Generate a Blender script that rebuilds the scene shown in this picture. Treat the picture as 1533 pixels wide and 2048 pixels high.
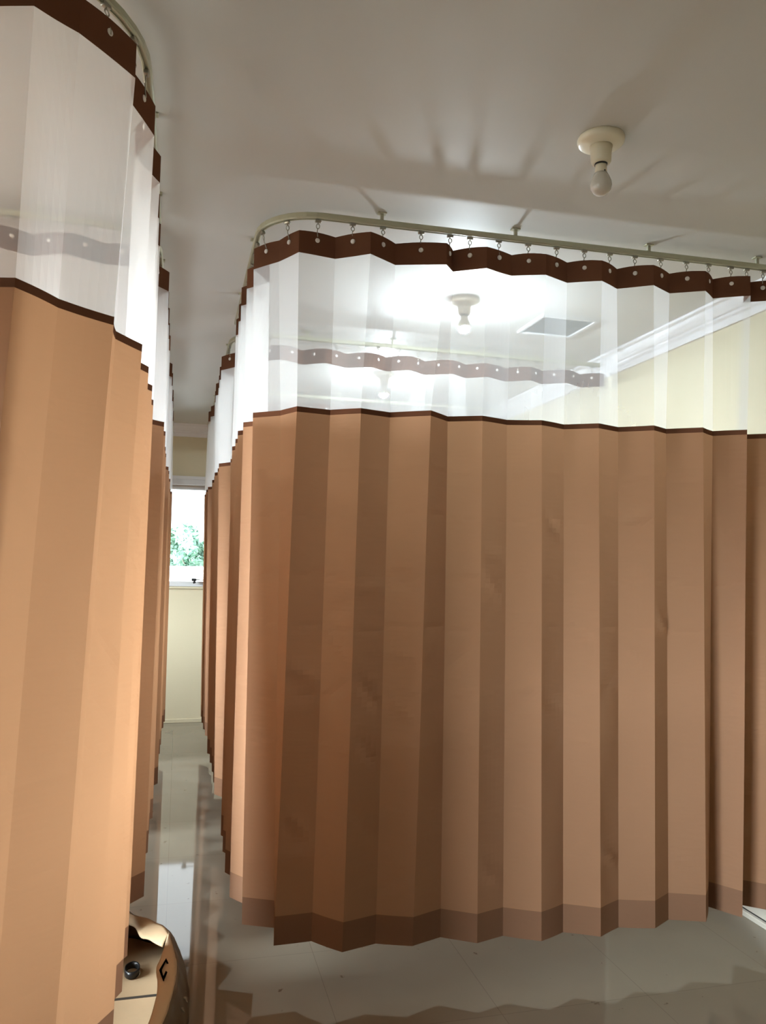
import bpy, bmesh, math, random
from mathutils import Vector, Matrix
random.seed(11)
scene = bpy.context.scene
for o in list(bpy.data.objects):
    bpy.data.objects.remove(o, do_unlink=True)
COL = scene.collection
PI = math.pi

# ------------------------------------------------------------------ camera
cam_data = bpy.data.cameras.new('camera')
cam = bpy.data.objects.new('camera', cam_data)
COL.objects.link(cam)
cam_data.sensor_fit = 'HORIZONTAL'
cam_data.sensor_width = 36.0
cam_data.lens = 36.0 * 1580.0 / 1533.0
cam_data.clip_start = 0.05
cam_data.clip_end = 400
_r = (0.96821, -0.24933, 0.01996)      # camera right in the room
_u = (-0.03522, -0.05690, 0.99776)     # camera up
_f = (0.24764, 0.96674, 0.06388)       # viewing direction
cam.matrix_world = Matrix(((_r[0], _u[0], -_f[0], 0.0), (_r[1], _u[1], -_f[1], 0.0),
                           (_r[2], _u[2], -_f[2], 1.5), (0, 0, 0, 1)))
scene.camera = cam

# ------------------------------------------------------------------ sky, daylight, exposure
SKY = 3.3          # even overcast
SUNNY = 182.0       # brighter patch where the sun sits behind the cloud, on the left side of the building
world = bpy.data.worlds.new('overcast_sky')
scene.world = world
world.use_nodes = True
wn = world.node_tree
wn.nodes['Background'].inputs[0].default_value = (0.90, 0.96, 1.0, 1)
_g = wn.nodes.new('ShaderNodeTexCoord')
_d = wn.nodes.new('ShaderNodeVectorMath'); _d.operation = 'DOT_PRODUCT'
_d.inputs[1].default_value = Vector((-0.88, -0.27, 0.13)).normalized()
wn.links.new(_g.outputs['Generated'], _d.inputs[0])
_c = wn.nodes.new('ShaderNodeMath'); _c.operation = 'MAXIMUM'; _c.inputs[1].default_value = 0.0
wn.links.new(_d.outputs['Value'], _c.inputs[0])
_p = wn.nodes.new('ShaderNodeMath'); _p.operation = 'POWER'; _p.inputs[1].default_value = 8.0
wn.links.new(_c.outputs[0], _p.inputs[0])
_s = wn.nodes.new('ShaderNodeMath'); _s.operation = 'MULTIPLY_ADD'; _s.inputs[1].default_value = SUNNY; _s.inputs[2].default_value = SKY
wn.links.new(_p.outputs[0], _s.inputs[0])
wn.links.new(_s.outputs[0], wn.nodes['Background'].inputs[1])
scene.view_settings.view_transform = 'Standard'
scene.view_settings.look = 'None'
scene.view_settings.gamma = 1.0
scene.view_settings.use_curve_mapping = False
scene.view_settings.exposure = 0.06
LAMP = 2700.0
cy = scene.cycles
cy.use_denoising = True
cy.max_bounces = 12
cy.diffuse_bounces = 6
cy.glossy_bounces = 4
cy.transmission_bounces = 8
cy.transparent_max_bounces = 40
cy.sample_clamp_indirect = 6.0
cy.caustics_reflective = False
cy.caustics_refractive = False

# room: X right, Y into the picture (towards the far window), Z up, metres
XL, XR, YB, YF, ZC = -2.40, 2.46, -6.0, 7.57, 2.75
WIN_FAR = (-0.80, 0.80, 1.242, 2.193)                      # x0 x1 z0 z1
WIN_LEFT = [(-1.20, 0.45, 0.90, 2.05), (1.68, 2.90, 0.80, 2.45), (3.3, 4.2, 1.00, 2.1), (4.9, 5.8, 1.00, 2.1), (6.2, 6.85, 0.85, 2.1)]   # y0 y1 z0 z1


def portal(loc, rot, sx, sy):
    l = bpy.data.lights.new('window_daylight', 'AREA')
    l.shape = 'RECTANGLE'
    l.size, l.size_y = sx, sy
    l.cycles.is_portal = True
    o = bpy.data.objects.new('window_daylight', l)
    COL.objects.link(o)
    o.location = loc
    o.rotation_euler = rot


portal(((WIN_FAR[0] + WIN_FAR[1]) / 2, YF + 0.17, (WIN_FAR[2] + WIN_FAR[3]) / 2), (-PI / 2, 0, 0),
       WIN_FAR[1] - WIN_FAR[0], WIN_FAR[3] - WIN_FAR[2])
for (y0, y1, z0, z1) in WIN_LEFT:
    portal((XL - 0.17, (y0 + y1) / 2, (z0 + z1) / 2), (0, -PI / 2, 0), z1 - z0, y1 - y0)


# ------------------------------------------------------------------ materials
def new_mat(name):
    m = bpy.data.materials.new(name)
    m.use_nodes = True
    nt = m.node_tree
    nt.nodes.clear()
    out = nt.nodes.new('ShaderNodeOutputMaterial')
    return m, nt, out


def pbr(name, col, rough=0.5, metal=0.0, spec=0.5, noise=0.0, nscale=8.0, bump=0.0, bscale=60.0):
    m, nt, out = new_mat(name)
    p = nt.nodes.new('ShaderNodeBsdfPrincipled')
    p.inputs['Roughness'].default_value = rough
    p.inputs['Metallic'].default_value = metal
    p.inputs['Specular IOR Level'].default_value = spec
    tc = nt.nodes.new('ShaderNodeTexCoord')
    n = nt.nodes.new('ShaderNodeTexNoise')
    n.inputs['Scale'].default_value = nscale
    n.inputs['Detail'].default_value = 5
    nt.links.new(tc.outputs['Object'], n.inputs['Vector'])
    mr = nt.nodes.new('ShaderNodeMapRange')
    mr.inputs['To Min'].default_value = 1 - noise
    mr.inputs['To Max'].default_value = 1 + noise
    nt.links.new(n.outputs['Fac'], mr.inputs['Value'])
    vm = nt.nodes.new('ShaderNodeVectorMath')
    vm.operation = 'SCALE'
    vm.inputs[0].default_value = col
    nt.links.new(mr.outputs['Result'], vm.inputs['Scale'])
    nt.links.new(vm.outputs['Vector'], p.inputs['Base Color'])
    if bump:
        n2 = nt.nodes.new('ShaderNodeTexNoise')
        n2.inputs['Scale'].default_value = bscale
        n2.inputs['Detail'].default_value = 4
        nt.links.new(tc.outputs['Object'], n2.inputs['Vector'])
        b = nt.nodes.new('ShaderNodeBump')
        b.inputs['Strength'].default_value = bump
        b.inputs['Distance'].default_value = 0.01
        nt.links.new(n2.outputs['Fac'], b.inputs['Height'])
        nt.links.new(b.outputs['Normal'], p.inputs['Normal'])
    nt.links.new(p.outputs[0], out.inputs[0])
    return m


def cloth(name, dcol, tcol, through, creases=0.0):
    """woven cloth: reflects diffusely and lets part of the light through"""
    m, nt, out = new_mat(name)
    d = nt.nodes.new('ShaderNodeBsdfDiffuse')
    t = nt.nodes.new('ShaderNodeBsdfTranslucent')
    mx = nt.nodes.new('ShaderNodeMixShader')
    mx.inputs[0].default_value = through
    tc = nt.nodes.new('ShaderNodeTexCoord')
    mp = nt.nodes.new('ShaderNodeMapping')
    mp.inputs['Scale'].default_value = (1, 1, 0.25)
    n = nt.nodes.new('ShaderNodeTexNoise')
    n.inputs['Scale'].default_value = 3.0
    n.inputs['Detail'].default_value = 4
    nt.links.new(tc.outputs['Object'], mp.inputs['Vector'])
    nt.links.new(mp.outputs['Vector'], n.inputs['Vector'])
    mr = nt.nodes.new('ShaderNodeMapRange')
    mr.inputs['To Min'].default_value = 0.93
    mr.inputs['To Max'].default_value = 1.07
    nt.links.new(n.outputs['Fac'], mr.inputs['Value'])
    for node, c in ((d, dcol), (t, tcol)):
        vm = nt.nodes.new('ShaderNodeVectorMath')
        vm.operation = 'SCALE'
        vm.inputs[0].default_value = c
        nt.links.new(mr.outputs['Result'], vm.inputs['Scale'])
        nt.links.new(vm.outputs['Vector'], node.inputs['Color'])
    if creases:
        mp2 = nt.nodes.new('ShaderNodeMapping')
        mp2.inputs['Scale'].default_value = (2.2, 2.2, 9.0)
        nt.links.new(tc.outputs['Object'], mp2.inputs['Vector'])
        n2 = nt.nodes.new('ShaderNodeTexNoise')
        n2.inputs['Scale'].default_value = 1.3
        n2.inputs['Detail'].default_value = 3
        n2.inputs['Roughness'].default_value = 0.6
        nt.links.new(mp2.outputs['Vector'], n2.inputs['Vector'])
        b = nt.nodes.new('ShaderNodeBump')
        b.inputs['Strength'].default_value = creases
        b.inputs['Distance'].default_value = 0.02
        nt.links.new(n2.outputs['Fac'], b.inputs['Height'])
        nt.links.new(b.outputs['Normal'], d.inputs['Normal'])
    nt.links.new(d.outputs[0], mx.inputs[1])
    nt.links.new(t.outputs[0], mx.inputs[2])
    nt.links.new(mx.outputs[0], out.inputs[0])
    return m


def netting(name, open_share):
    """fine white net: holes let light pass straight, and fewer stay open the flatter one looks along it"""
    m, nt, out = new_mat(name)
    g = nt.nodes.new('ShaderNodeNewGeometry')
    dot = nt.nodes.new('ShaderNodeVectorMath')
    dot.operation = 'DOT_PRODUCT'
    nt.links.new(g.outputs['Incoming'], dot.inputs[0])
    nt.links.new(g.outputs['Normal'], dot.inputs[1])
    ab = nt.nodes.new('ShaderNodeMath'); ab.operation = 'ABSOLUTE'
    nt.links.new(dot.outputs['Value'], ab.inputs[0])
    mxx = nt.nodes.new('ShaderNodeMath'); mxx.operation = 'MAXIMUM'; mxx.inputs[1].default_value = 0.55
    nt.links.new(ab.outputs[0], mxx.inputs[0])
    inv = nt.nodes.new('ShaderNodeMath'); inv.operation = 'DIVIDE'; inv.inputs[0].default_value = 1.0
    nt.links.new(mxx.outputs[0], inv.inputs[1])
    pw = nt.nodes.new('ShaderNodeMath'); pw.operation = 'POWER'; pw.inputs[0].default_value = open_share
    nt.links.new(inv.outputs[0], pw.inputs[1])
    d = nt.nodes.new('ShaderNodeBsdfDiffuse'); d.inputs[0].default_value = (0.88, 0.88, 0.88, 1)
    t = nt.nodes.new('ShaderNodeBsdfTranslucent'); t.inputs[0].default_value = (0.9, 0.9, 0.9, 1)
    a = nt.nodes.new('ShaderNodeMixShader'); a.inputs[0].default_value = 0.5
    nt.links.new(d.outputs[0], a.inputs[1]); nt.links.new(t.outputs[0], a.inputs[2])
    tr = nt.nodes.new('ShaderNodeBsdfTransparent')
    mx = nt.nodes.new('ShaderNodeMixShader')
    nt.links.new(pw.outputs[0], mx.inputs[0])
    nt.links.new(a.outputs[0], mx.inputs[1])
    nt.links.new(tr.outputs[0], mx.inputs[2])
    nt.links.new(mx.outputs[0], out.inputs[0])
    return m


def floor_tiles():
    m, nt, out = new_mat('polished_cream_tiles')
    tc = nt.nodes.new('ShaderNodeTexCoord')
    p = nt.nodes.new('ShaderNodeBsdfPrincipled')
    br = nt.nodes.new('ShaderNodeTexBrick')
    br.offset = 0.0
    br.inputs['Scale'].default_value = 1.0
    br.inputs['Brick Width'].default_value = 0.55
    br.inputs['Row Height'].default_value = 0.55
    br.inputs['Mortar Size'].default_value = 0.0014
    br.inputs['Mortar Smooth'].default_value = 0.3
    br.inputs['Color1'].default_value = (0.205, 0.178, 0.138, 1)
    br.inputs['Color2'].default_value = (0.195, 0.168, 0.130, 1)
    br.inputs['Mortar'].default_value = (0.15, 0.128, 0.098, 1)
    mp = nt.nodes.new('ShaderNodeMapping')
    mp.inputs['Location'].default_value = (0.0, 0.20, 0)
    nt.links.new(tc.outputs['Object'], mp.inputs['Vector'])
    nt.links.new(mp.outputs['Vector'], br.inputs['Vector'])
    # stains and specks of building dirt
    n = nt.nodes.new('ShaderNodeTexNoise'); n.inputs['Scale'].default_value = 2.3; n.inputs['Detail'].default_value = 6
    nt.links.new(tc.outputs['Object'], n.inputs['Vector'])
    mr = nt.nodes.new('ShaderNodeMapRange'); mr.inputs['To Min'].default_value = 0.86; mr.inputs['To Max'].default_value = 1.12
    nt.links.new(n.outputs['Fac'], mr.inputs['Value'])
    vm = nt.nodes.new('ShaderNodeVectorMath'); vm.operation = 'SCALE'
    nt.links.new(br.outputs['Color'], vm.inputs[0]); nt.links.new(mr.outputs['Result'], vm.inputs['Scale'])
    v = nt.nodes.new('ShaderNodeTexNoise'); v.inputs['Scale'].default_value = 17.0; v.inputs['Detail'].default_value = 3
    nt.links.new(tc.outputs['Object'], v.inputs['Vector'])
    mr2 = nt.nodes.new('ShaderNodeMapRange')
    mr2.inputs['From Min'].default_value = 0.70; mr2.inputs['From Max'].default_value = 0.74
    nt.links.new(v.outputs['Fac'], mr2.inputs['Value'])
    mx = nt.nodes.new('ShaderNodeMix'); mx.data_type = 'RGBA'
    nt.links.new(mr2.outputs['Result'], mx.inputs[0])
    nt.links.new(vm.outputs['Vector'], mx.inputs[6])
    mx.inputs[7].default_value = (0.10, 0.075, 0.05, 1)
    nt.links.new(mx.outputs[2], p.inputs['Base Color'])
    mr3 = nt.nodes.new('ShaderNodeMapRange')
    mr3.inputs['From Min'].default_value = 0.35; mr3.inputs['From Max'].default_value = 0.75
    mr3.inputs['To Min'].default_value = 0.015; mr3.inputs['To Max'].default_value = 0.05
    nt.links.new(n.outputs['Fac'], mr3.inputs['Value'])
    nt.links.new(mr3.outputs['Result'], p.inputs['Roughness'])
    p.inputs['IOR'].default_value = 1.5
    nt.links.new(p.outputs[0], out.inputs[0])
    return m


def glass_pane():
    m, nt, out = new_mat('clear_window_glass')
    tr = nt.nodes.new('ShaderNodeBsdfTransparent'); tr.inputs[0].default_value = (0.95, 0.97, 0.97, 1)
    gl = nt.nodes.new('ShaderNodeBsdfGlossy'); gl.inputs['Roughness'].default_value = 0.02
    fr = nt.nodes.new('ShaderNodeFresnel'); fr.inputs[0].default_value = 1.45
    mx = nt.nodes.new('ShaderNodeMixShader')
    nt.links.new(fr.outputs[0], mx.inputs[0]); nt.links.new(tr.outputs[0], mx.inputs[1]); nt.links.new(gl.outputs[0], mx.inputs[2])
    nt.links.new(mx.outputs[0], out.inputs[0])
    return m


def glowing(name, col, strength):
    m, nt, out = new_mat(name)
    e = nt.nodes.new('ShaderNodeEmission')
    e.inputs[0].default_value = (*col, 1)
    e.inputs[1].default_value = strength
    nt.links.new(e.outputs[0], out.inputs[0])
    return m


def foliage_mat():
    m, nt, out = new_mat('pale_green_leaves')
    tc = nt.nodes.new('ShaderNodeTexCoord')
    n = nt.nodes.new('ShaderNodeTexNoise'); n.inputs['Scale'].default_value = 2.5; n.inputs['Detail'].default_value = 6
    nt.links.new(tc.outputs['Object'], n.inputs['Vector'])
    cr = nt.nodes.new('ShaderNodeValToRGB')
    cr.color_ramp.elements[0].position = 0.35; cr.color_ramp.elements[0].color = (0.16, 0.27, 0.22, 1)
    cr.color_ramp.elements[1].position = 0.70; cr.color_ramp.elements[1].color = (0.25, 0.40, 0.29, 1)
    nt.links.new(n.outputs['Fac'], cr.inputs[0])
    d = nt.nodes.new('ShaderNodeBsdfDiffuse')
    nt.links.new(cr.outputs[0], d.inputs[0])
    nt.links.new(d.outputs[0], out.inputs[0])
    return m


M = dict(
    wall=pbr('cream_wall_paint', (0.66, 0.60, 0.43), 0.75, spec=0.3, noise=0.03, nscale=2, bump=0.05, bscale=40),
    ceiling=pbr('off_white_ceiling_board', (0.62, 0.61, 0.58), 0.6, spec=0.35, noise=0.02, nscale=1.5),
    cornice=pbr('white_cornice_paint', (0.82, 0.82, 0.84), 0.6, spec=0.3),
    floor=floor_tiles(),
    base=pbr('white_skirting_tile', (0.62, 0.60, 0.53), 0.25),
    base_gap=pbr('dark_skirting_gap', (0.03, 0.03, 0.03), 0.6),
    fabric=cloth('tan_curtain_fabric', (0.34, 0.188, 0.112), (0.40, 0.212, 0.108), 0.345, 0.34),
    hem=cloth('doubled_tan_hem_fabric', (0.20, 0.108, 0.066), (0.30, 0.15, 0.085), 0.16, 0.2),
    band=cloth('dark_brown_band_fabric', (0.125, 0.053, 0.029), (0.10, 0.04, 0.022), 0.05, 0.1),
    net=netting('white_curtain_net', 0.73),
    track=pbr('pale_olive_painted_aluminium', (0.44, 0.43, 0.31), 0.35, metal=0.15, noise=0.03),
    steel=pbr('dull_steel_hook', (0.36, 0.34, 0.28), 0.35, metal=0.9),
    nylon=pbr('white_nylon', (0.85, 0.82, 0.78), 0.3),
    alu=pbr('white_window_frame', (0.74, 0.75, 0.76), 0.4),
    glass=glass_pane(),
    black=pbr('black_plastic', (0.012, 0.012, 0.013), 0.35),
    lamp=pbr('cream_lampholder_plastic', (0.80, 0.73, 0.56), 0.3),
    lampdark=pbr('dark_lampholder_gap', (0.03, 0.03, 0.025), 0.6),
    frost=pbr('milky_bulb_glass', (0.66, 0.62, 0.55), 0.08, spec=0.6),
    lit=glowing('lit_bulb', (0.80, 0.93, 1.0), LAMP),
    addedwarm=glowing('added_warm_bulb', (1.0, 0.90, 0.74), LAMP * 0.42),
    hatch=pbr('grey_hatch_board', (0.12, 0.13, 0.125), 0.5),
    hatchframe=pbr('pale_hatch_frame', (0.70, 0.72, 0.72), 0.4),
    kraft=pbr('kraft_cardboard', (0.36, 0.255, 0.15), 0.8, noise=0.1, nscale=12, bump=0.1, bscale=25),
    kraftpale=pbr('pale_kraft_flap', (0.52, 0.40, 0.26), 0.8, noise=0.06, nscale=12, bump=0.06, bscale=25),
    kraftdark=pbr('brown_taped_cardboard', (0.14, 0.095, 0.055), 0.35, noise=0.12, nscale=9, bump=0.2, bscale=14),
    tape=pbr('clear_packing_tape', (0.55, 0.50, 0.42), 0.12),
    ink=pbr('black_print', (0.03, 0.025, 0.02), 0.6),
    ground=pbr('pale_concrete_yard', (0.75, 0.75, 0.73), 0.8, noise=0.05, nscale=0.5),
    white_wall=pbr('whitewashed_yard_wall', (0.85, 0.86, 0.85), 0.8, noise=0.03),
    leaf=foliage_mat(),
    wood=pbr('dark_added_door_wood', (0.055, 0.026, 0.014), 0.4, noise=0.2, nscale=6),
    bark=pbr('grey_bark', (0.22, 0.19, 0.15), 0.9, noise=0.2),
)


# ------------------------------------------------------------------ mesh helpers
def obj(name, bm, mat, parent=None, smooth=False):
    me = bpy.data.meshes.new(name)
    bm.normal_update()
    bm.to_mesh(me)
    bm.free()
    me.materials.append(mat)
    if smooth:
        for p in me.polygons:
            p.use_smooth = True
    o = bpy.data.objects.new(name, me)
    COL.objects.link(o)
    if parent:
        o.parent = parent
    return o


def thing(name, label, cat, loc=(0, 0, 0), group=None):
    o = bpy.data.objects.new(name, None)
    COL.objects.link(o)
    o.location = loc
    o.empty_display_size = 0.1
    return tag(o, label, cat, group)


def tag(o, label, cat, group=None):
    o['label'] = label
    o['category'] = cat
    if group:
        o['group'] = group
    return o


def struct(name, bm, mat, label=None, cat='room', smooth=False):
    o = obj(name, bm, mat, None, smooth)
    o['kind'] = 'structure'
    if label:
        o['label'] = label
        o['category'] = cat
    return o


def box(bm, x0, x1, y0, y1, z0, z1, bevel=0.0):
    r = bmesh.ops.create_cube(bm, size=1.0, matrix=Matrix.Translation(((x0 + x1) / 2, (y0 + y1) / 2, (z0 + z1) / 2))
                              @ Matrix.Diagonal((abs(x1 - x0), abs(y1 - y0), abs(z1 - z0), 1)))
    if bevel:
        es = list({e for v in r['verts'] for e in v.link_edges})
        bmesh.ops.bevel(bm, geom=es, offset=bevel, segments=2, affect='EDGES', profile=0.5)
    return bm


def tube(bm, pts, r, n=8, cap=True):
    pts = [Vector(p) for p in pts]
    rings = []
    prev = None
    for i, p in enumerate(pts):
        t = (pts[min(i + 1, len(pts) - 1)] - pts[max(i - 1, 0)]).normalized()
        if prev is None:
            a = Vector((0, 0, 1)) if abs(t.z) < 0.9 else Vector((1, 0, 0))
            u = t.cross(a).normalized()
        else:
            u = (prev - t * prev.dot(t)).normalized()
        prev = u
        w = t.cross(u)
        rr = r[i] if isinstance(r, (list, tuple)) else r
        rings.append([bm.verts.new(p + u * math.cos(2 * PI * k / n) * rr + w * math.sin(2 * PI * k / n) * rr) for k in range(n)])
    for a, b in zip(rings, rings[1:]):
        for k in range(n):
            bm.faces.new((a[k], a[(k + 1) % n], b[(k + 1) % n], b[k]))
    if cap:
        bm.faces.new(rings[0][::-1])
        bm.faces.new(rings[-1])
    return bm


def lathe(bm, prof, n=28, c=(0, 0, 0)):
    rings = []
    for (r, z) in prof:
        if r < 1e-5:
            rings.append([bm.verts.new((c[0], c[1], c[2] + z))])
        else:
            rings.append([bm.verts.new((c[0] + r * math.cos(2 * PI * k / n), c[1] + r * math.sin(2 * PI * k / n), c[2] + z)) for k in range(n)])
    for a, b in zip(rings, rings[1:]):
        for k in range(n):
            k2 = (k + 1) % n
            if len(a) == 1 and len(b) == 1:
                continue
            if len(a) == 1:
                bm.faces.new((a[0], b[k], b[k2]))
            elif len(b) == 1:
                bm.faces.new((a[k], b[0], a[k2]))
            else:
                bm.faces.new((a[k], b[k], b[k2], a[k2]))
    bmesh.ops.recalc_face_normals(bm, faces=bm.faces)
    return bm


def sweep(bm, path, prof):
    """prof: closed list of (offset across the path, z); path: plan points; mitred"""
    path = [Vector((p[0], p[1])) for p in path]
    rings = []
    for i, p in enumerate(path):
        d0 = (path[i] - path[i - 1]).normalized() if i else None
        d1 = (path[i + 1] - path[i]).normalized() if i < len(path) - 1 else None
        d0 = d0 or d1
        d1 = d1 or d0
        n0, n1 = Vector((-d0.y, d0.x)), Vector((-d1.y, d1.x))
        nn = (n0 + n1).normalized()
        k = 1.0 / max(0.3, nn.dot(n0))
        rings.append([bm.verts.new((p.x + nn.x * k * a, p.y + nn.y * k * a, z)) for (a, z) in prof])
    m = len(prof)
    for a, b in zip(rings, rings[1:]):
        for k in range(m):
            bm.faces.new((a[k], a[(k + 1) % m], b[(k + 1) % m], b[k]))
    bm.faces.new(rings[0][::-1])
    bm.faces.new(rings[-1])
    bmesh.ops.recalc_face_normals(bm, faces=bm.faces)
    return bm


# ------------------------------------------------------------------ the room
def wall_with_holes(a0, a1, z0, z1, holes, place):
    """slab in (along, thickness, z); place maps (along0, along1, z0, z1) to a box"""
    bm = bmesh.new()
    cuts = [a0] + sorted(v for h in holes for v in h[:2]) + [a1]
    for s, e in zip(cuts, cuts[1:]):
        h = next((h for h in holes if abs(h[0] - s) < 1e-6 and abs(h[1] - e) < 1e-6), None)
        if h is None:
            place(bm, s, e, z0, z1)
        else:
            place(bm, s, e, z0, h[2])
            place(bm, s, e, h[3], z1)
    return bm


bm = bmesh.new(); box(bm, XL - 0.2, XR + 0.2, YB - 0.2, YF + 0.2, -0.1, 0.0)
struct('floor', bm, M['floor'])
bm = bmesh.new(); box(bm, XL - 0.2, XR + 0.2, YB - 0.2, YF + 0.2, ZC, ZC + 0.1)
struct('ceiling', bm, M['ceiling'])
bm = wall_with_holes(XL - 0.2, XR + 0.2, 0, ZC, [WIN_FAR], lambda b, s, e, z0, z1: box(b, s, e, YF, YF + 0.2, z0, z1))
struct('wall_back', bm, M['wall'])
bm = wall_with_holes(YB, YF, 0, ZC, WIN_LEFT, lambda b, s, e, z0, z1: box(b, XL - 0.2, XL, s, e, z0, z1))
struct('wall_left', bm, M['wall'])
ADDED_DOOR = (0.15, 2.15, 0.0, 2.2)  # added dark double door, out of view, soaks up light bouncing off this wall
bm = wall_with_holes(YB, YF, 0, ZC, [ADDED_DOOR], lambda b, s, e, z0, z1: box(b, XR, XR + 0.2, s, e, z0, z1) if z1 - z0 > 1e-6 else None)
struct('wall_right', bm, M['wall'])
bm = bmesh.new()
for (y0, y1, z0, z1) in ((ADDED_DOOR[0], ADDED_DOOR[0] + .06, 0, ADDED_DOOR[3]), (ADDED_DOOR[1] - .06, ADDED_DOOR[1], 0, ADDED_DOOR[3]), (ADDED_DOOR[0] + .06, ADDED_DOOR[1] - .06, ADDED_DOOR[3] - .06, ADDED_DOOR[3])):
    box(bm, XR - 0.012, XR + 0.15, y0, y1, z0, z1)
added_door = struct('added_door_1', bm, M['wood'])
_ym = (ADDED_DOOR[0] + ADDED_DOOR[1]) / 2
for (y0, y1, hy) in ((ADDED_DOOR[0] + .06, _ym - .002, _ym - .09), (_ym + .002, ADDED_DOOR[1] - .06, _ym + .09)):
    bm = bmesh.new(); box(bm, XR + 0.05, XR + 0.09, y0, y1, 0.008, ADDED_DOOR[3] - .06)
    for (za, zb) in ((0.2, 0.95), (1.1, 1.95)):
        box(bm, XR + 0.040, XR + 0.055, y0 + .13, y1 - .13, za, zb, 0.006)
    leaf = obj('added_door_leaf', bm, M['wood'], added_door)
    bm = tube(bmesh.new(), [(XR + .05, hy, 1.02), (XR + .0, hy, 1.02), (XR - .002, hy, 1.03), (XR - .002, hy, 1.14), (XR + .0, hy, 1.15), (XR + .05, hy, 1.15)], 0.009, 8)
    obj('added_door_handle', bm, M['steel'], leaf)
bm = bmesh.new(); box(bm, XL - 0.2, XR + 0.2, YB - 0.2, YB, 0, ZC)
struct('wall_front', bm, M['wall'])

# cornice all round, moulded profile (distance from wall, z)
corn = [(0, ZC), (0.085, ZC), (0.085, ZC - 0.012), (0.066, ZC - 0.018), (0.058, ZC - 0.036), (0.040, ZC - 0.058),
        (0.030, ZC - 0.062), (0.030, ZC - 0.072), (0.018, ZC - 0.082), (0.014, ZC - 0.112), (0.0, ZC - 0.112)]
for nm, path in (('trim_1', [(XR, YB), (XR, YF)]), ('trim_2', [(XR, YF), (XL, YF)]), ('trim_3', [(XL, YF), (XL, YB)]), ('trim_4', [(XL, YB), (XR, YB)])):
    struct(nm, sweep(bmesh.new(), path, corn), M['cornice'])
# skirting: foot strip, dark gap, tile above
for nm, path in (('baseboard_right', [(XR, ADDED_DOOR[1]), (XR, YF)]), ('baseboard_left', [(XL, YF), (XL, YB)])):
    b = struct(nm, sweep(bmesh.new(), path, [(0, 0.027), (0.014, 0.027), (0.014, 0.10), (0.008, 0.108), (0, 0.108)]), M['base'])
    f = sweep(bmesh.new(), path, [(0, 0.0), (0.030, 0.0), (0.030, 0.016), (0.026, 0.020), (0, 0.020)])
    obj('foot_strip', f, M['base'], b)
    g = sweep(bmesh.new(), path, [(0, 0.020), (0.012, 0.020), (0.012, 0.027), (0, 0.027)])
    obj('joint', g, M['base_gap'], b)


b = bmesh.new(); box(b, XL, XR, YF - 0.012, YF, 0, 0.035, 0.003)
struct('baseboard_back', b, M['wall'])


def window(name, w0, w1, z0, z1, mullions, at):
    """frame, panes and sill; at(along, depth into the wall, z) gives the world point"""
    def bx(bm, a0, a1, d0, d1, c0, c1):
        p, q = at(a0, d0, c0), at(a1, d1, c1)
        box(bm, min(p[0], q[0]), max(p[0], q[0]), min(p[1], q[1]), max(p[1], q[1]), c0, c1)
    f = bmesh.new()
    t = 0.045
    bx(f, w0, w1, 0.06, 0.12, z0, z0 + t); bx(f, w0, w1, 0.06, 0.12, z1 - t, z1)
    bx(f, w0, w0 + t, 0.06, 0.12, z0 + t, z1 - t); bx(f, w1 - t, w1, 0.06, 0.12, z0 + t, z1 - t)
    for mu in mullions:
        bx(f, mu - 0.025, mu + 0.025, 0.06, 0.12, z0 + t, z1 - t)
    o = struct(name, f, M['alu'])
    edges = [w0 + t] + [v for mu in mullions for v in (mu - 0.025, mu + 0.025)] + [w1 - t]
    for k in range(0, len(edges), 2):
        g = bmesh.new()
        bx(g, edges[k], edges[k + 1], 0.088, 0.092, z0 + t, z1 - t)
        obj('pane', g, M['glass'], o)
    return o


wf = window('window_1', WIN_FAR[0], WIN_FAR[1], WIN_FAR[2], WIN_FAR[3], [-0.40, 0.42], lambda a, d, z: (a, YF + d, z))
# ribbed aluminium rail above the far window
b = bmesh.new()
box(b, WIN_FAR[0] - 0.05, WIN_FAR[1] + 0.05, YF - 0.05, YF + 0.02, 2.185, 2.215)
box(b, WIN_FAR[0] - 0.05, WIN_FAR[1] + 0.05, YF - 0.035, YF + 0.02, 2.215, 2.235)
box(b, WIN_FAR[0] - 0.05, WIN_FAR[1] + 0.05, YF - 0.05, YF + 0.02, 2.235, 2.265)
obj('head_rail', b, M['alu'], wf)
# latch on its stay at the sill
b = bmesh.new()
box(b, 0.115, 0.162, YF + 0.015, YF + 0.05, 1.292, 1.318, 0.008)
tube(b, [(0.139, YF + 0.03, 1.292), (0.146, YF + 0.03, 1.272)], 0.013, 10)
obj('latch', b, M['black'], wf)
b = bmesh.new(); tube(b, [(0.16, YF + 0.03, 1.305), (0.30, YF + 0.04, 1.300)], 0.005, 8)
obj('stay', b, M['steel'], wf)
b = bmesh.new(); box(b, WIN_FAR[0], WIN_FAR[1], YF - 0.02, YF + 0.06, WIN_FAR[2] - 0.02, WIN_FAR[2], 0.004)
obj('sill', b, M['wall'], wf)
for k, (y0, y1, z0, z1) in enumerate(WIN_LEFT):
    window('window_%d' % (k + 2), y0, y1, z0, z1, [(y0 + y1) / 2], lambda a, d, z: (XL - d, a, z))

# outdoors behind the far window
bm = bmesh.new(); box(bm, -60, 60, -60, 120, -0.4, -0.3)
struct('ground', bm, M['ground'])
bm = bmesh.new(); box(bm, -25, 25, 15.0, 15.2, -0.3, 1.31); box(bm, -25, 25, 14.95, 15.25, 1.31, 1.36)
struct('wall_yard', bm, M['white_wall'])


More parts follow.
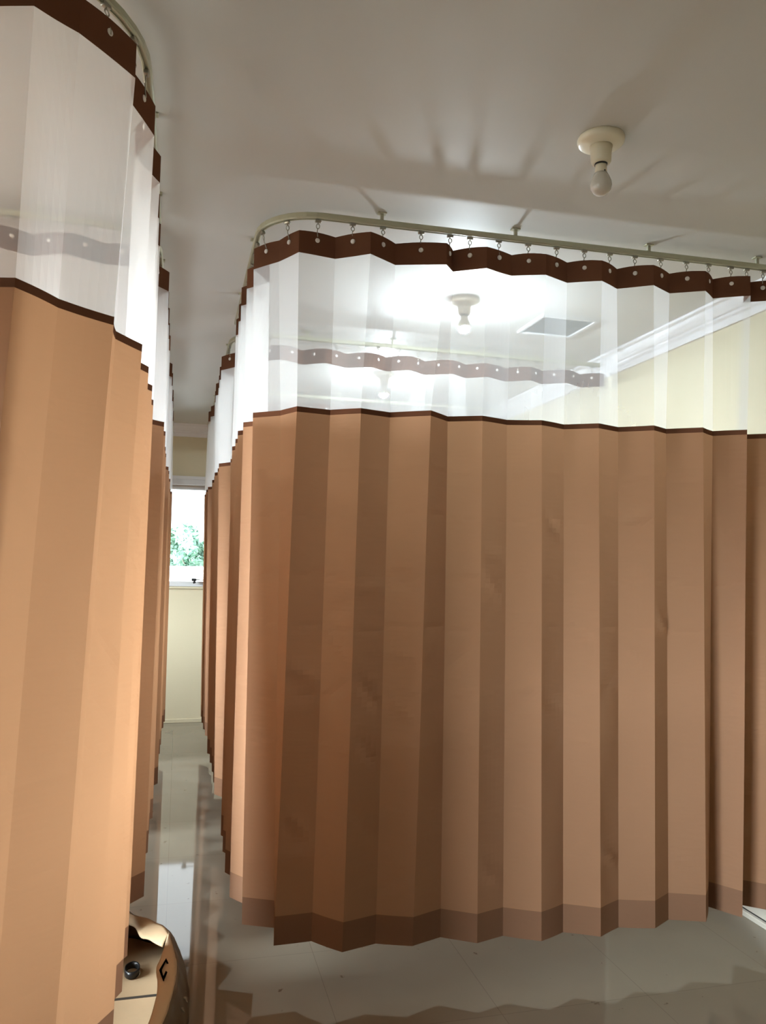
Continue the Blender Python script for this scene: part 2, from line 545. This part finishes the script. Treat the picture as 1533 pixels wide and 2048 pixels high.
def tree(x, y, h, w, seed, label):
    rnd = random.Random(seed)
    t = thing('tree', label, 'tree', (x, y, -0.3), 'trees beyond the yard')
    b = bmesh.new()
    tube(b, [(0, 0, 0), (0.05, 0, h * 0.3), (-0.05, 0.05, h * 0.6), (0.02, 0, h * 0.8)], [0.16, 0.12, 0.08, 0.03], 10)
    for k in range(4):
        a = rnd.uniform(0, 2 * PI)
        tube(b, [(0, 0, h * 0.35), (math.cos(a) * w * 0.3, math.sin(a) * w * 0.3, h * 0.65)], [0.06, 0.02], 6)
    obj('trunk', b, M['bark'], t)
    b = bmesh.new()
    cl = [(rnd.gauss(0, w * 0.28), rnd.gauss(0, w * 0.28), h * rnd.uniform(0.35, 0.92), rnd.uniform(0.16, 0.30) * w) for _ in range(15)]
    for (cx, cy_, cz, r) in cl:
        for _ in range(190):
            v = Vector((rnd.gauss(0, 1), rnd.gauss(0, 1), rnd.gauss(0, 1))).normalized() * r * rnd.uniform(0.75, 1.08)
            c = Vector((cx, cy_, min(cz, h - r) )) + v
            if c.z > h: continue
            n1 = Vector((rnd.gauss(0, 1), rnd.gauss(0, 1), rnd.gauss(0, 1))).normalized()
            n2 = n1.cross(v).normalized()
            s = rnd.uniform(0.05, 0.11)
            vs = [b.verts.new(c + n1 * s * 1.6), b.verts.new(c + n2 * s * 0.7), b.verts.new(c - n1 * s * 1.6), b.verts.new(c - n2 * s * 0.7)]
            b.faces.new(vs)
        bmesh.ops.create_icosphere(b, subdivisions=2, radius=r * 0.85, matrix=Matrix.Translation((cx, cy_, min(cz, h - r))))
    obj('crown', b, M['leaf'], t)


tree(-0.75, 36, 3.35, 2.1, 3, 'taller green tree on the left in the far window')
tree(0.55, 38, 2.75, 2.0, 5, 'lower bushy green tree on the right in the far window')


# ------------------------------------------------------------------ curtain rails
Z_RAIL0, Z_RAIL1 = 2.700, 2.722


def arc(cx, cy_, r, a0, a1, n=10):
    return [(cx + r * math.cos(a0 + (a1 - a0) * k / n), cy_ + r * math.sin(a0 + (a1 - a0) * k / n)) for k in range(n + 1)]


def rail(label, path, brackets):
    t = thing('curtain_rail', label, 'curtain rail', (0, 0, 0), 'ceiling curtain rails')
    w = 0.011
    prof = [(-w + .003, Z_RAIL0), (-0.004, Z_RAIL0), (-0.004, Z_RAIL0 + .004), (0.004, Z_RAIL0 + .004), (0.004, Z_RAIL0), (w - .003, Z_RAIL0),
            (w, Z_RAIL0 + .004), (w, Z_RAIL1 - .004), (w - .003, Z_RAIL1), (-w + .003, Z_RAIL1), (-w, Z_RAIL1 - .004), (-w, Z_RAIL0 + .004)]
    obj('track', sweep(bmesh.new(), path, prof), M['track'], t)
    for (x, y) in brackets:
        b = bmesh.new()
        box(b, x - .006, x + .006, y - .006, y + .006, Z_RAIL1 - .001, ZC - .004, 0.002)
        box(b, x - .016, x + .016, y - .012, y + .012, ZC - .005, ZC, 0.001)
        obj('bracket', b, M['track'], t)
    return t


# ------------------------------------------------------------------ curtains
Z_TOP, Z_BAND, Z_SEAM, Z_TAPE, Z_HEMT, Z_HEM = 2.655, 2.575, 2.040, 2.021, 0.292, 0.195


def hook_mesh():
    b = bmesh.new()
    # runner in the track, swivel ring, hook down to the eyelet
    box(b, -.011, .011, -.0065, .0065, 0.0515, 0.0600, 0.002)
    pts = [(0, 0, 0.053), (0, 0, 0.047)]
    tube(b, pts, 0.0022, 6)
    ring = [(0.006 * math.cos(2 * PI * k / 12), 0, 0.041 + 0.007 * math.sin(2 * PI * k / 12)) for k in range(13)]
    tube(b, ring, 0.0016, 6, cap=False)
    tube(b, [(0, 0.001, 0.035), (0.002, 0, 0.028), (0, -.002, 0.014), (0, -.005, 0.004), (0, -.003, -0.004), (0, 0.003, -0.002)], 0.0018, 6)
    me = bpy.data.meshes.new('hook')
    b.to_mesh(me); b.free()
    me.materials.append(M['steel'])
    for p in me.polygons: p.use_smooth = True
    return me


def eyelet_mesh():
    # snap-on nylon eyelet, a domed cap on both faces of the band
    b = bmesh.new()
    prof = [(0.0, 0.0052), (0.0025, 0.0046), (0.0050, 0.0042), (0.0078, 0.0030), (0.0088, 0.0), (0.0078, -0.0030), (0.0050, -0.0042), (0.0025, -0.0046), (0.0, -0.0052)]
    lathe(b, prof, 18)
    bmesh.ops.transform(b, matrix=Matrix.Rotation(PI / 2, 4, 'X'), verts=b.verts)
    me = bpy.data.meshes.new('eyelet')
    b.to_mesh(me); b.free()
    me.materials.append(M['nylon'])
    for p in me.polygons: p.use_smooth = True
    return me


HOOK, EYE = hook_mesh(), eyelet_mesh()


def nearest_on(path, p):
    best = None
    p = Vector(p)
    for a, b in zip(path, path[1:]):
        a, b = Vector(a), Vector(b)
        d = b - a
        t = max(0, min(1, (p - a).dot(d) / max(d.dot(d), 1e-9)))
        q = a + d * t
        if best is None or (q - p).length < best[0]:
            best = ((q - p).length, q, d.normalized())
    return best[1], best[2]


def curtain(label, cols, path, seed):
    """cols: folds in order, each ((x,y) at the band, (x,y) at the seam, (x,y) at the hem)"""
    rnd = random.Random(seed)
    t = thing('privacy_curtain', label, 'curtain', (0, 0, 0), 'hospital cubicle curtains')

    def at(c, z):
        v, s, h = c
        if z >= Z_SEAM:
            k = (z - Z_SEAM) / (Z_BAND - Z_SEAM)
            k = min(k, 1.0)
            return s[0] + (v[0] - s[0]) * k, s[1] + (v[1] - s[1]) * k
        k = (z - Z_HEM) / (Z_SEAM - Z_HEM)
        k2 = k + 0.035 * math.sin(k * PI * 2.0)
        return h[0] + (s[0] - h[0]) * k2, h[1] + (s[1] - h[1]) * k2

    NS = 6
    FOLDS = [(zz, rnd.choice((-1, 1)) * rnd.uniform(.0006, .0016)) for zz in (1.84, 1.66, 1.45, 1.27, 1.05, 0.86, 0.62, 0.43)]
    bows = [(rnd.uniform(-.004, .004), rnd.uniform(0, 6.28), rnd.uniform(2, 5)) for _ in cols]
    creases = [[(rnd.uniform(.3, 1.7), rnd.uniform(-.005, .005), rnd.uniform(-.14, .14)) for _ in range(5)] for _ in cols]

    def sheet(name, z0, z1, rows, mat, lift=0.0, wrinkle=0.0, sag=0.0):
        b = bmesh.new()
        grid = []
        for r in range(rows + 1):
            z = z1 + (z0 - z1) * r / rows
            row = []
            for i in range(len(cols) - 1):
                a, c = Vector(at(cols[i], z)), Vector(at(cols[i + 1], z))
                d = (c - a)
                n = Vector((-d.y, d.x)).normalized() if d.length > 1e-6 else Vector((0, 1))
                for k in range(NS + (1 if i == len(cols) - 2 else 0)):
                    f = k / NS
                    w = math.sin(PI * f)
                    off = w * bows[i][0] * math.sin(bows[i][1] + z * bows[i][2])
                    for (cz, ca, ct) in creases[i]:
                        off += wrinkle * ca * w * math.exp(-((z - cz - ct * (f - .5)) / 0.03) ** 2)
                    if wrinkle:
                        for (cz, ca) in FOLDS:
                            off += ca * min(1, 4 * w) * math.exp(-((z - cz - 0.012 * math.sin(bows[i][1] + 3 * f)) / 0.010) ** 2)
                    p = a + d * f + n * (off + lift)
                    zz = z
                    if sag and r == 0:
                        zz = z - sag * w * 0.5 + sag * (1 - w) * 0.2
                    row.append(b.verts.new((p.x, p.y, zz)))
            grid.append(row)
        for r in range(rows):
            for k in range(len(grid[0]) - 1):
                b.faces.new((grid[r][k], grid[r + 1][k], grid[r + 1][k + 1], grid[r][k + 1]))
        return obj(name, b, mat, t)

    sheet('heading_band', Z_BAND, Z_TOP, 3, M['band'], sag=-0.006)
    sheet('net_panel', Z_SEAM, Z_BAND, 8, M['net'])
    sheet('seam_tape', Z_TAPE, Z_SEAM, 1, M['band'])
    sheet('fabric_panel', Z_HEMT, Z_TAPE, 100, M['fabric'], wrinkle=1.0)
    sheet('hem_band', Z_HEM, Z_HEMT, 3, M['hem'])
    # an eyelet in the middle of every fold, and a hook from it up to the track
    for i in range(len(cols) - 1):
        z = 2.629
        a, c = Vector(at(cols[i], z)), Vector(at(cols[i + 1], z))
        m = (a + c) / 2
        d = c - a
        ang = math.atan2(d.y, d.x)
        n = Vector((d.y, -d.x)).normalized()
        for side in (1,):
            e = bpy.data.objects.new('eyelet', EYE)
            COL.objects.link(e); e.parent = t
            e.location = (m.x, m.y, z)
            e.rotation_euler = (0, 0, ang)
        q, dr = nearest_on(path, m)
        h = bpy.data.objects.new('hook', HOOK)
        COL.objects.link(h); h.parent = t
        top = Vector((q.x, q.y, 2.7105)); bot = Vector((m.x, m.y, z))
        # lean the hook from the eyelet to the track
        zz = (top - bot)
        sh = Matrix(((math.cos(math.atan2(dr.y, dr.x)), -math.sin(math.atan2(dr.y, dr.x)), zz.x / 0.07, bot.x),
                     (math.sin(math.atan2(dr.y, dr.x)), math.cos(math.atan2(dr.y, dr.x)), zz.y / 0.07, bot.y),
                     (0, 0, zz.z / 0.07, bot.z), (0, 0, 0, 1)))
        me = HOOK.copy()
        me.transform(sh)
        h.data = me
    return t


def plen(path):
    s = [0]
    for a, b in zip(path, path[1:]):
        s.append(s[-1] + math.hypot(b[0] - a[0], b[1] - a[1]))
    return s


def along(path, s):
    L = plen(path)
    for i in range(len(path) - 1):
        if s <= L[i + 1] or i == len(path) - 2:
            k = (s - L[i]) / max(1e-9, L[i + 1] - L[i])
            a, b = path[i], path[i + 1]
            d = Vector((b[0] - a[0], b[1] - a[1])).normalized()
            return Vector((a[0] + (b[0] - a[0]) * k, a[1] + (b[1] - a[1]) * k)), Vector((-d.y, d.x))


def zigzag(path, s0, s1, pitch, amp, first, rnd, lean=(0, 0)):
    """folds along a rail: first=+1 starts on the outer side (left of travel is -1)"""
    out = []
    n = max(2, round((s1 - s0) / pitch))
    for k in range(n + 1):
        s = s0 + (s1 - s0) * k / n
        sg = first * (1 if k % 2 == 0 else -1)
        tri = []
        for lv in range(3):
            ss = s + (rnd.uniform(-.014, .014) if 0 < k < n else 0)
            p, nn = along(path, max(0.001, min(ss, plen(path)[-1] - .001)))
            q = p + nn * (sg * amp * rnd.uniform(.8, 1.15))
            if lv == 2:
                q = q + Vector(lean)
            tri.append((q.x, q.y))
        out.append(tuple(tri))
    return out


rnd = random.Random(4)
# right nearest cubicle -------------------------------------------------
pathR1 = [(2.44, 2.622), (1.4, 2.655), (0.58, 2.680)] + arc(0.46, 2.90, 0.218, -PI / 2, -PI, 10)[0:] + [(0.242, 3.1), (0.242, 4.05)]
V = [(0.229, 2.901), (0.309, 2.798), (0.366, 2.686), (0.499, 2.71), (0.609, 2.626), (0.719, 2.701), (0.894, 2.641), (0.939, 2.7), (1.045, 2.629), (1.161, 2.674), (1.278, 2.627), (1.391, 2.679), (1.505, 2.621), (1.604, 2.681), (1.714, 2.603), (1.824, 2.664), (1.938, 2.598), (2.021, 2.664), (2.138, 2.592)]
T = [(0.243, 2.905), (0.334, 2.824), (0.38, 2.726), (0.503, 2.751), (0.6, 2.682), (0.716, 2.721), (0.843, 2.635), (0.936, 2.724), (1.049, 2.666), (1.165, 2.712), (1.287, 2.672), (1.404, 2.725), (1.513, 2.656), (1.622, 2.702), (1.728, 2.623), (1.813, 2.673), (1.922, 2.596), (2.008, 2.653), (2.106, 2.579)]
B = [(0.263, 2.95), (0.372, 2.90), (0.356, 2.769), (0.486, 2.774), (0.575, 2.676), (0.698, 2.711), (0.818, 2.668), (0.932, 2.709), (1.043, 2.641), (1.152, 2.673), (1.269, 2.608), (1.375, 2.654), (1.491, 2.594), (1.592, 2.646), (1.721, 2.612), (1.811, 2.664), (1.939, 2.619), (2.033, 2.731), (2.099, 2.622)]
colsR1 = [((2.43, 2.62),) * 3, ((2.36, 2.68), (2.36, 2.69), (2.36, 2.70)), ((2.29, 2.595), (2.28, 2.60), (2.28, 2.62)), ((2.165, 2.665), (2.150, 2.69), (2.150, 2.735))]
colsR1 += [(V[i], T[i], B[i]) for i in range(18, -1, -1)]
side = [((0.30, 3.02), (0.31, 3.03), (0.32, 3.07)), ((0.222, 3.12), (0.225, 3.125), (0.234, 3.193)), ((0.30, 3.24), (0.30, 3.25), (0.31, 3.31)),
        ((0.216, 3.34), (0.219, 3.343), (0.230, 3.443)), ((0.29, 3.46), (0.29, 3.47), (0.30, 3.56)), ((0.222, 3.57), (0.225, 3.573), (0.233, 3.685)),
        ((0.29, 3.68), (0.29, 3.69), (0.30, 3.78)), ((0.225, 3.80), (0.226, 3.82), (0.236, 3.90)), ((0.28, 3.92), (0.29, 3.93), (0.29, 3.99))]
colsR1 += side
rail('pale olive curtain rail of the nearest right curtain, bending round its corner', pathR1, [(2.2, 2.629), (1.72, 2.645), (1.17, 2.662), (0.66, 2.677), (0.242, 3.05), (0.242, 3.7)])
curtain('wide tan curtain filling the right half, with white net top and brown hem', colsR1, pathR1, 21)


def L_path(xw, yf, xs, ye, r=0.22):
    sx = 1 if xw > xs else -1          # wall on the right (+1) or left (-1)
    if sx > 0:
        a = arc(xs + r, yf + r, r, -PI / 2, -PI, 10)
    else:
        a = arc(xs - r, yf + r, r, -PI / 2, 0, 10)
    return [(xw, yf), ((xw + a[0][0]) / 2, yf)] + a + [(xs, ye)]


def make_cub(label, raillabel, xw, yf, xs, ye, seed, lean, first=1):
    p = L_path(xw, yf, xs, ye)
    rnd = random.Random(seed)
    tot = plen(p)[-1]
    sgn = 1 if xw > xs else -1
    cols = zigzag(p, 0.02, tot - 0.02, 0.122, 0.038, first * sgn, rnd, lean)
    br = [(xw + (xs - xw) * k, yf) for k in (0.1, 0.35, 0.6, 0.82)] + [(xs, yf + 0.4), (xs, ye - 0.2)]
    rail(raillabel, p, br)
    curtain(label, cols, p, seed)


make_cub('second tan curtain on the right, behind the net of the wide one', 'curtain rail of the second right curtain, seen through the white net',
         2.44, 4.22, 0.235, 5.52, 31, (0.035, 0.03))
make_cub('farthest tan curtain on the right side of the aisle, by the far window', 'curtain rail of the farthest right curtain near the far window',
         2.44, 5.72, 0.225, 6.80, 32, (0.035, 0.03))

# left nearest cubicle --------------------------------------------------
pathL1 = [(-2.38, 1.60), (-1.4, 1.60), (-0.50, 1.60)] + arc(-0.50, 1.98, 0.38, -PI / 2, 0, 12) + [(-0.117, 2.1), (-0.117, 2.90)]
flat = [(-2.38, 1.62), (-0.44, 1.62)]
rl = random.Random(7)
colsL1 = zigzag(flat, 0.02, 1.80, 0.122, 0.042, 1, rl, (-0.06, 0.0))
last = [((-0.475, 1.665), (-0.49, 1.68), (-0.55, 1.69)),
        ((-0.314, 1.611), (-0.329, 1.642), (-0.395, 1.642)), ((-0.238, 1.672), (-0.265, 1.751), (-0.340, 1.75)),
        ((-0.134, 1.799), (-0.161, 1.846), (-0.233, 1.847)), ((-0.150, 1.90), (-0.166, 1.963), (-0.225, 1.95)),
        ((-0.100, 2.041), (-0.110, 2.066), (-0.164, 2.065)), ((-0.155, 2.16), (-0.160, 2.18), (-0.20, 2.18)),
        ((-0.092, 2.300), (-0.103, 2.306), (-0.129, 2.304)), ((-0.155, 2.42), (-0.160, 2.43), (-0.19, 2.43)),
        ((-0.100, 2.548), (-0.101, 2.555), (-0.122, 2.58)), ((-0.155, 2.67), (-0.160, 2.68), (-0.18, 2.70)),
        ((-0.103, 2.78), (-0.105, 2.79), (-0.120, 2.80)), ((-0.150, 2.87), (-0.150, 2.88), (-0.16, 2.88))]
colsL1 += last
rail('curtain rail curving out of the top left corner, above the nearest left curtain', pathL1, [(-2.2, 1.60), (-1.5, 1.60), (-0.9, 1.60), (-0.24, 1.70), (-0.117, 2.25), (-0.117, 2.75)])
curtain('nearest tan curtain at the left edge, brightly lit with tall white net', colsL1, pathL1, 41)
make_cub('second tan curtain on the left, its brown band seen through the nearest net', 'curtain rail of the second left curtain, seen through the nearest net',
         -2.38, 2.98, -0.118, 4.35, 42, (-0.01, 0.02))
make_cub('third tan curtain on the left side of the aisle', 'curtain rail of the third left curtain along the aisle',
         -2.38, 4.50, -0.118, 5.95, 43, (-0.0, 0.02))
make_cub('farthest tan curtain on the left side of the aisle, by the far window', 'curtain rail of the farthest left curtain near the far window',
         -2.38, 6.08, -0.118, 6.76, 44, (0.01, 0.02))


# ------------------------------------------------------------------ ceiling lamps
def ceiling_lamp(label, x, y, lit):
    t = thing('ceiling_lamp', label, 'lamp', (x, y, ZC), 'bare bulb ceiling lamps')
    b = lathe(bmesh.new(), [(0.0, 0.0), (0.066, 0.0), (0.068, -0.006), (0.066, -0.016), (0.060, -0.021), (0.034, -0.027), (0.0, -0.028)], 36)
    obj('base', b, M['lamp'], t, True)
    b = lathe(bmesh.new(), [(0.0, -0.026), (0.033, -0.026), (0.030, -0.050), (0.029, -0.072), (0.026, -0.077), (0.021, -0.078), (0.0, -0.078)], 32)
    obj('socket', b, M['lamp'], t, True)
    b = lathe(bmesh.new(), [(0.0, -0.077), (0.0185, -0.077), (0.0185, -0.082), (0.0, -0.082)], 24)
    obj('gap_ring', b, M['lampdark'], t)
    if lit:
        # LED bulb: closed neck and skirt above, glowing dome below
        b = lathe(bmesh.new(), [(0.0, -0.081), (0.0155, -0.081), (0.017, -0.100), (0.024, -0.114), (0.0290, -0.1260), (0.0300, -0.1395), (0.0, -0.1395)], 24)
        obj('bulb_neck', b, M['lamp'], t, True)
        b = lathe(bmesh.new(), [(0.0, -0.1400), (0.0300, -0.1400), (0.0288, -0.147), (0.0255, -0.154), (0.0190, -0.161), (0.010, -0.1655), (0.0, -0.167)], 18)
        obj('bulb', b, lit, t, True)
    else:
        b = lathe(bmesh.new(), [(0.0, -0.081), (0.0165, -0.081), (0.0165, -0.088), (0.0175, -0.102), (0.0185, -0.108), (0.0, -0.108)], 24)
        n = obj('bulb_neck', b, M['lamp'], t, True)
        b = lathe(bmesh.new(), [(0.0, -0.107), (0.0188, -0.107), (0.024, -0.117), (0.0300, -0.132), (0.0312, -0.142), (0.0290, -0.154), (0.021, -0.166), (0.010, -0.1715), (0.0, -0.173)], 32)
        obj('bulb', b, M['frost'], t, True)
        b = bmesh.new(); box(b, 0.000, 0.004, -0.0195, -0.016, -0.107, -0.103)
        obj('neck_mark', b, M['lampdark'], n)


ceiling_lamp('unlit bare bulb in cream holder on the open ceiling at right', 1.15, 2.01, None)
ceiling_lamp('lit bare bulb glowing behind the net of the wide right curtain', 1.26, 3.45, M['lit'])
ceiling_lamp('lit bare bulb farther back, inside the second right cubicle', 1.27, 5.0, M['lit'])
ceiling_lamp('added lit bulb inside the nearest left cubicle, unseen beyond the left edge', -1.25, 2.25, M['addedwarm'])  # added lamp out of view, brightens the nearest left cubicle and its net

# grey hatch in the ceiling beyond the wide curtain
t = thing('ceiling_hatch', 'square grey hatch in the ceiling, seen through the white net', 'hatch', (1.86, 3.69, ZC))
b = bmesh.new()
for (x0, x1, y0, y1) in ((-.155, .155, -.155, -.14), (-.155, .155, .14, .155), (-.155, -.14, -.14, .14), (.14, .155, -.14, .14)):
    box(b, x0, x1, y0, y1, -0.014, 0.0)
obj('frame', b, M['hatchframe'], t)
b = bmesh.new(); box(b, -.14, .14, -.14, .14, -0.006, 0.0)
obj('panel', b, M['hatch'], t)

# ------------------------------------------------------------------ opened carton on the floor of the aisle
def smooth(pts, n, closed=False):
    """Catmull-Rom resample of a plan curve"""
    m = len(pts)
    out = []
    segs = m if closed else m - 1
    for q in range(n):
        u = q * segs / (n if closed else n - 1)
        i0 = min(int(u), segs - 1)
        f = u - i0
        def P(k):
            return Vector(pts[k % m]) if closed else Vector(pts[max(0, min(m - 1, k))])
        a, b_, c, d = P(i0 - 1), P(i0), P(i0 + 1), P(i0 + 2)
        out.append(0.5 * ((2 * b_) + (c - a) * f + (2 * a - 5 * b_ + 4 * c - d) * f * f + (3 * b_ - a - 3 * c + d) * f ** 3))
    return out


RIM = [(-.172, 3.243), (-.095, 3.148), (-.042, 3.095), (-.008, 3.047), (.012, 2.984), (.032, 2.84), (.039, 2.752), (.035, 2.653), (.024, 2.562),
       (.001, 2.426), (-.05, 2.28), (-.18, 2.18), (-.35, 2.25), (-.45, 2.5), (-.46, 2.85), (-.40, 3.12), (-.30, 3.25)]
FOOT = [(-.15, 3.36), (-.06, 3.30), (.0, 3.26), (.036, 3.22), (.058, 3.13), (.079, 2.98), (.084, 2.87), (.083, 2.76), (.068, 2.65),
        (.03, 2.47), (-.03, 2.27), (-.18, 2.15), (-.37, 2.22), (-.47, 2.48), (-.48, 2.86), (-.42, 3.16), (-.30, 3.33)]
N = 102
rim, foot = smooth(RIM, N, True), smooth(FOOT, N, True)
t = thing('cardboard_carton', 'torn open cardboard carton on the floor under the nearest left curtain', 'box', (0, 0, 0))
b = bmesh.new()
rows = []
for j in range(7):
    h = j / 6
    w = h ** 1.6
    rows.append([b.verts.new((*(foot[k].lerp(rim[k], w) * (1.0) + Vector((0.002 * math.sin(k * 0.9 + j), 0.002 * math.sin(k * 0.7 + 2 * j)))), 0.002 + 0.168 * h)) for k in range(N)])
for j in range(6):
    for k in range(N):
        b.faces.new((rows[j][k], rows[j][(k + 1) % N], rows[j + 1][(k + 1) % N], rows[j + 1][k]))
bmesh.ops.recalc_face_normals(b, faces=b.faces)
bmesh.ops.solidify(b, geom=b.faces[:], thickness=0.004)
obj('wall', b, M['kraftdark'], t, True)
b = bmesh.new()
cen = Vector((-0.2, 2.75))
for z in (0.010, 0.003):
    c0 = b.verts.new((cen.x, cen.y, z))
    rg = [b.verts.new((*(cen + (p - cen) * 0.975), z)) for p in foot]
    for k in range(N):
        b.faces.new((c0, rg[k], rg[(k + 1) % N]) if z > 0.005 else (c0, rg[(k + 1) % N], rg[k]))
bmesh.ops.recalc_face_normals(b, faces=b.faces)
obj('bottom', b, M['kraft'], t)


def flap(outer, inner, zo, zi, bulge, m=28, rw=6):
    o_, i_ = smooth(outer, m), smooth(inner, m)
    b = bmesh.new()
    g = []
    for q in range(m):
        row = []
        for j in range(rw + 1):
            h = j / rw
            p = o_[q].lerp(i_[q], h)
            row.append(b.verts.new((p.x, p.y, zo + (zi - zo) * h + bulge * math.sin(PI * h) + 0.002 * math.sin(0.9 * q + 2 * h))))
        g.append(row)
    for q in range(m - 1):
        for j in range(rw):
            b.faces.new((g[q][j], g[q + 1][j], g[q + 1][j + 1], g[q][j + 1]))
    bmesh.ops.recalc_face_normals(b, faces=b.faces)
    bmesh.ops.solidify(b, geom=b.faces[:], thickness=0.003)
    return b


f1 = obj('side_flap', flap([(.012, 2.984), (.032, 2.84), (.039, 2.752), (.035, 2.653), (.024, 2.562), (.001, 2.426), (-.05, 2.29)],
                           [(.006, 2.955), (-.016, 2.795), (-.026, 2.735), (-.020, 2.645), (-.022, 2.563), (-.040, 2.426), (-.08, 2.30)], .171, .175, .004), M['kraftpale'], t, True)
obj('end_flap', flap([(-.25, 3.245), (-.172, 3.243), (-.148, 3.198), (-.095, 3.148), (-.042, 3.095), (-.008, 3.047), (.012, 2.984)],
                     [(-.25, 3.20), (-.175, 3.191), (-.146, 3.151), (-.110, 3.102), (-.084, 3.022), (-.050, 2.992), (-.010, 2.932)], .171, .150, .006), M['kraft'], t, True)
# printed arrow mark on the side flap
b = bmesh.new()
for poly in ([(.000, 2.782), (.002, 2.772), (-.012, 2.706), (-.003, 2.640), (-.006, 2.634), (-.021, 2.708)],
             [(.000, 2.782), (.009, 2.745), (.004, 2.742), (-.003, 2.765)], [(-.006, 2.634), (.006, 2.690), (.000, 2.700), (-.008, 2.66)]):
    b.faces.new([b.verts.new((p[0] + .004, p[1], .1835)) for p in poly])
bmesh.ops.solidify(b, geom=b.faces[:], thickness=0.0008)
obj('printed_arrow', b, M['ink'], f1)
# strips of clear tape on the outer wall
for (x, y, z) in ((.056, 2.775, .085), (.061, 2.735, .072), (.051, 2.66, .080)):
    b = bmesh.new(); box(b, -.011, .011, -.028, .028, -.001, .001)
    o = obj('tape_strip', b, M['tape'], t)
    o.location = (x + .004, y, z + .012); o.rotation_euler = (0.1, 0.95, 0.25)
# inner sheet whose dark edge crosses the carton
b = bmesh.new(); box(b, -0.40, -0.020, 2.40, 2.858, 0.018, 0.026)
obj('inner_sheet', b, M['kraft'], t)
b = bmesh.new(); box(b, -0.40, -0.020, 2.858, 2.872, 0.018, 0.027)
obj('sheet_edge', b, M['ink'], t)
# black loop lying inside
b = bmesh.new()
lathe(b, [(0.0225, 0.0), (0.0265, 0.0), (0.027, 0.011), (0.0265, 0.022), (0.0225, 0.022), (0.022, 0.011), (0.0225, 0.0)], 40)
for v in b.verts:
    v.co.y *= 1.6
o = obj('strap_loop', b, M['black'], None, True)
o.location = (-0.112, 3.055, 0.0135)
tag(o, 'black plastic loop lying inside the torn carton', 'strap')
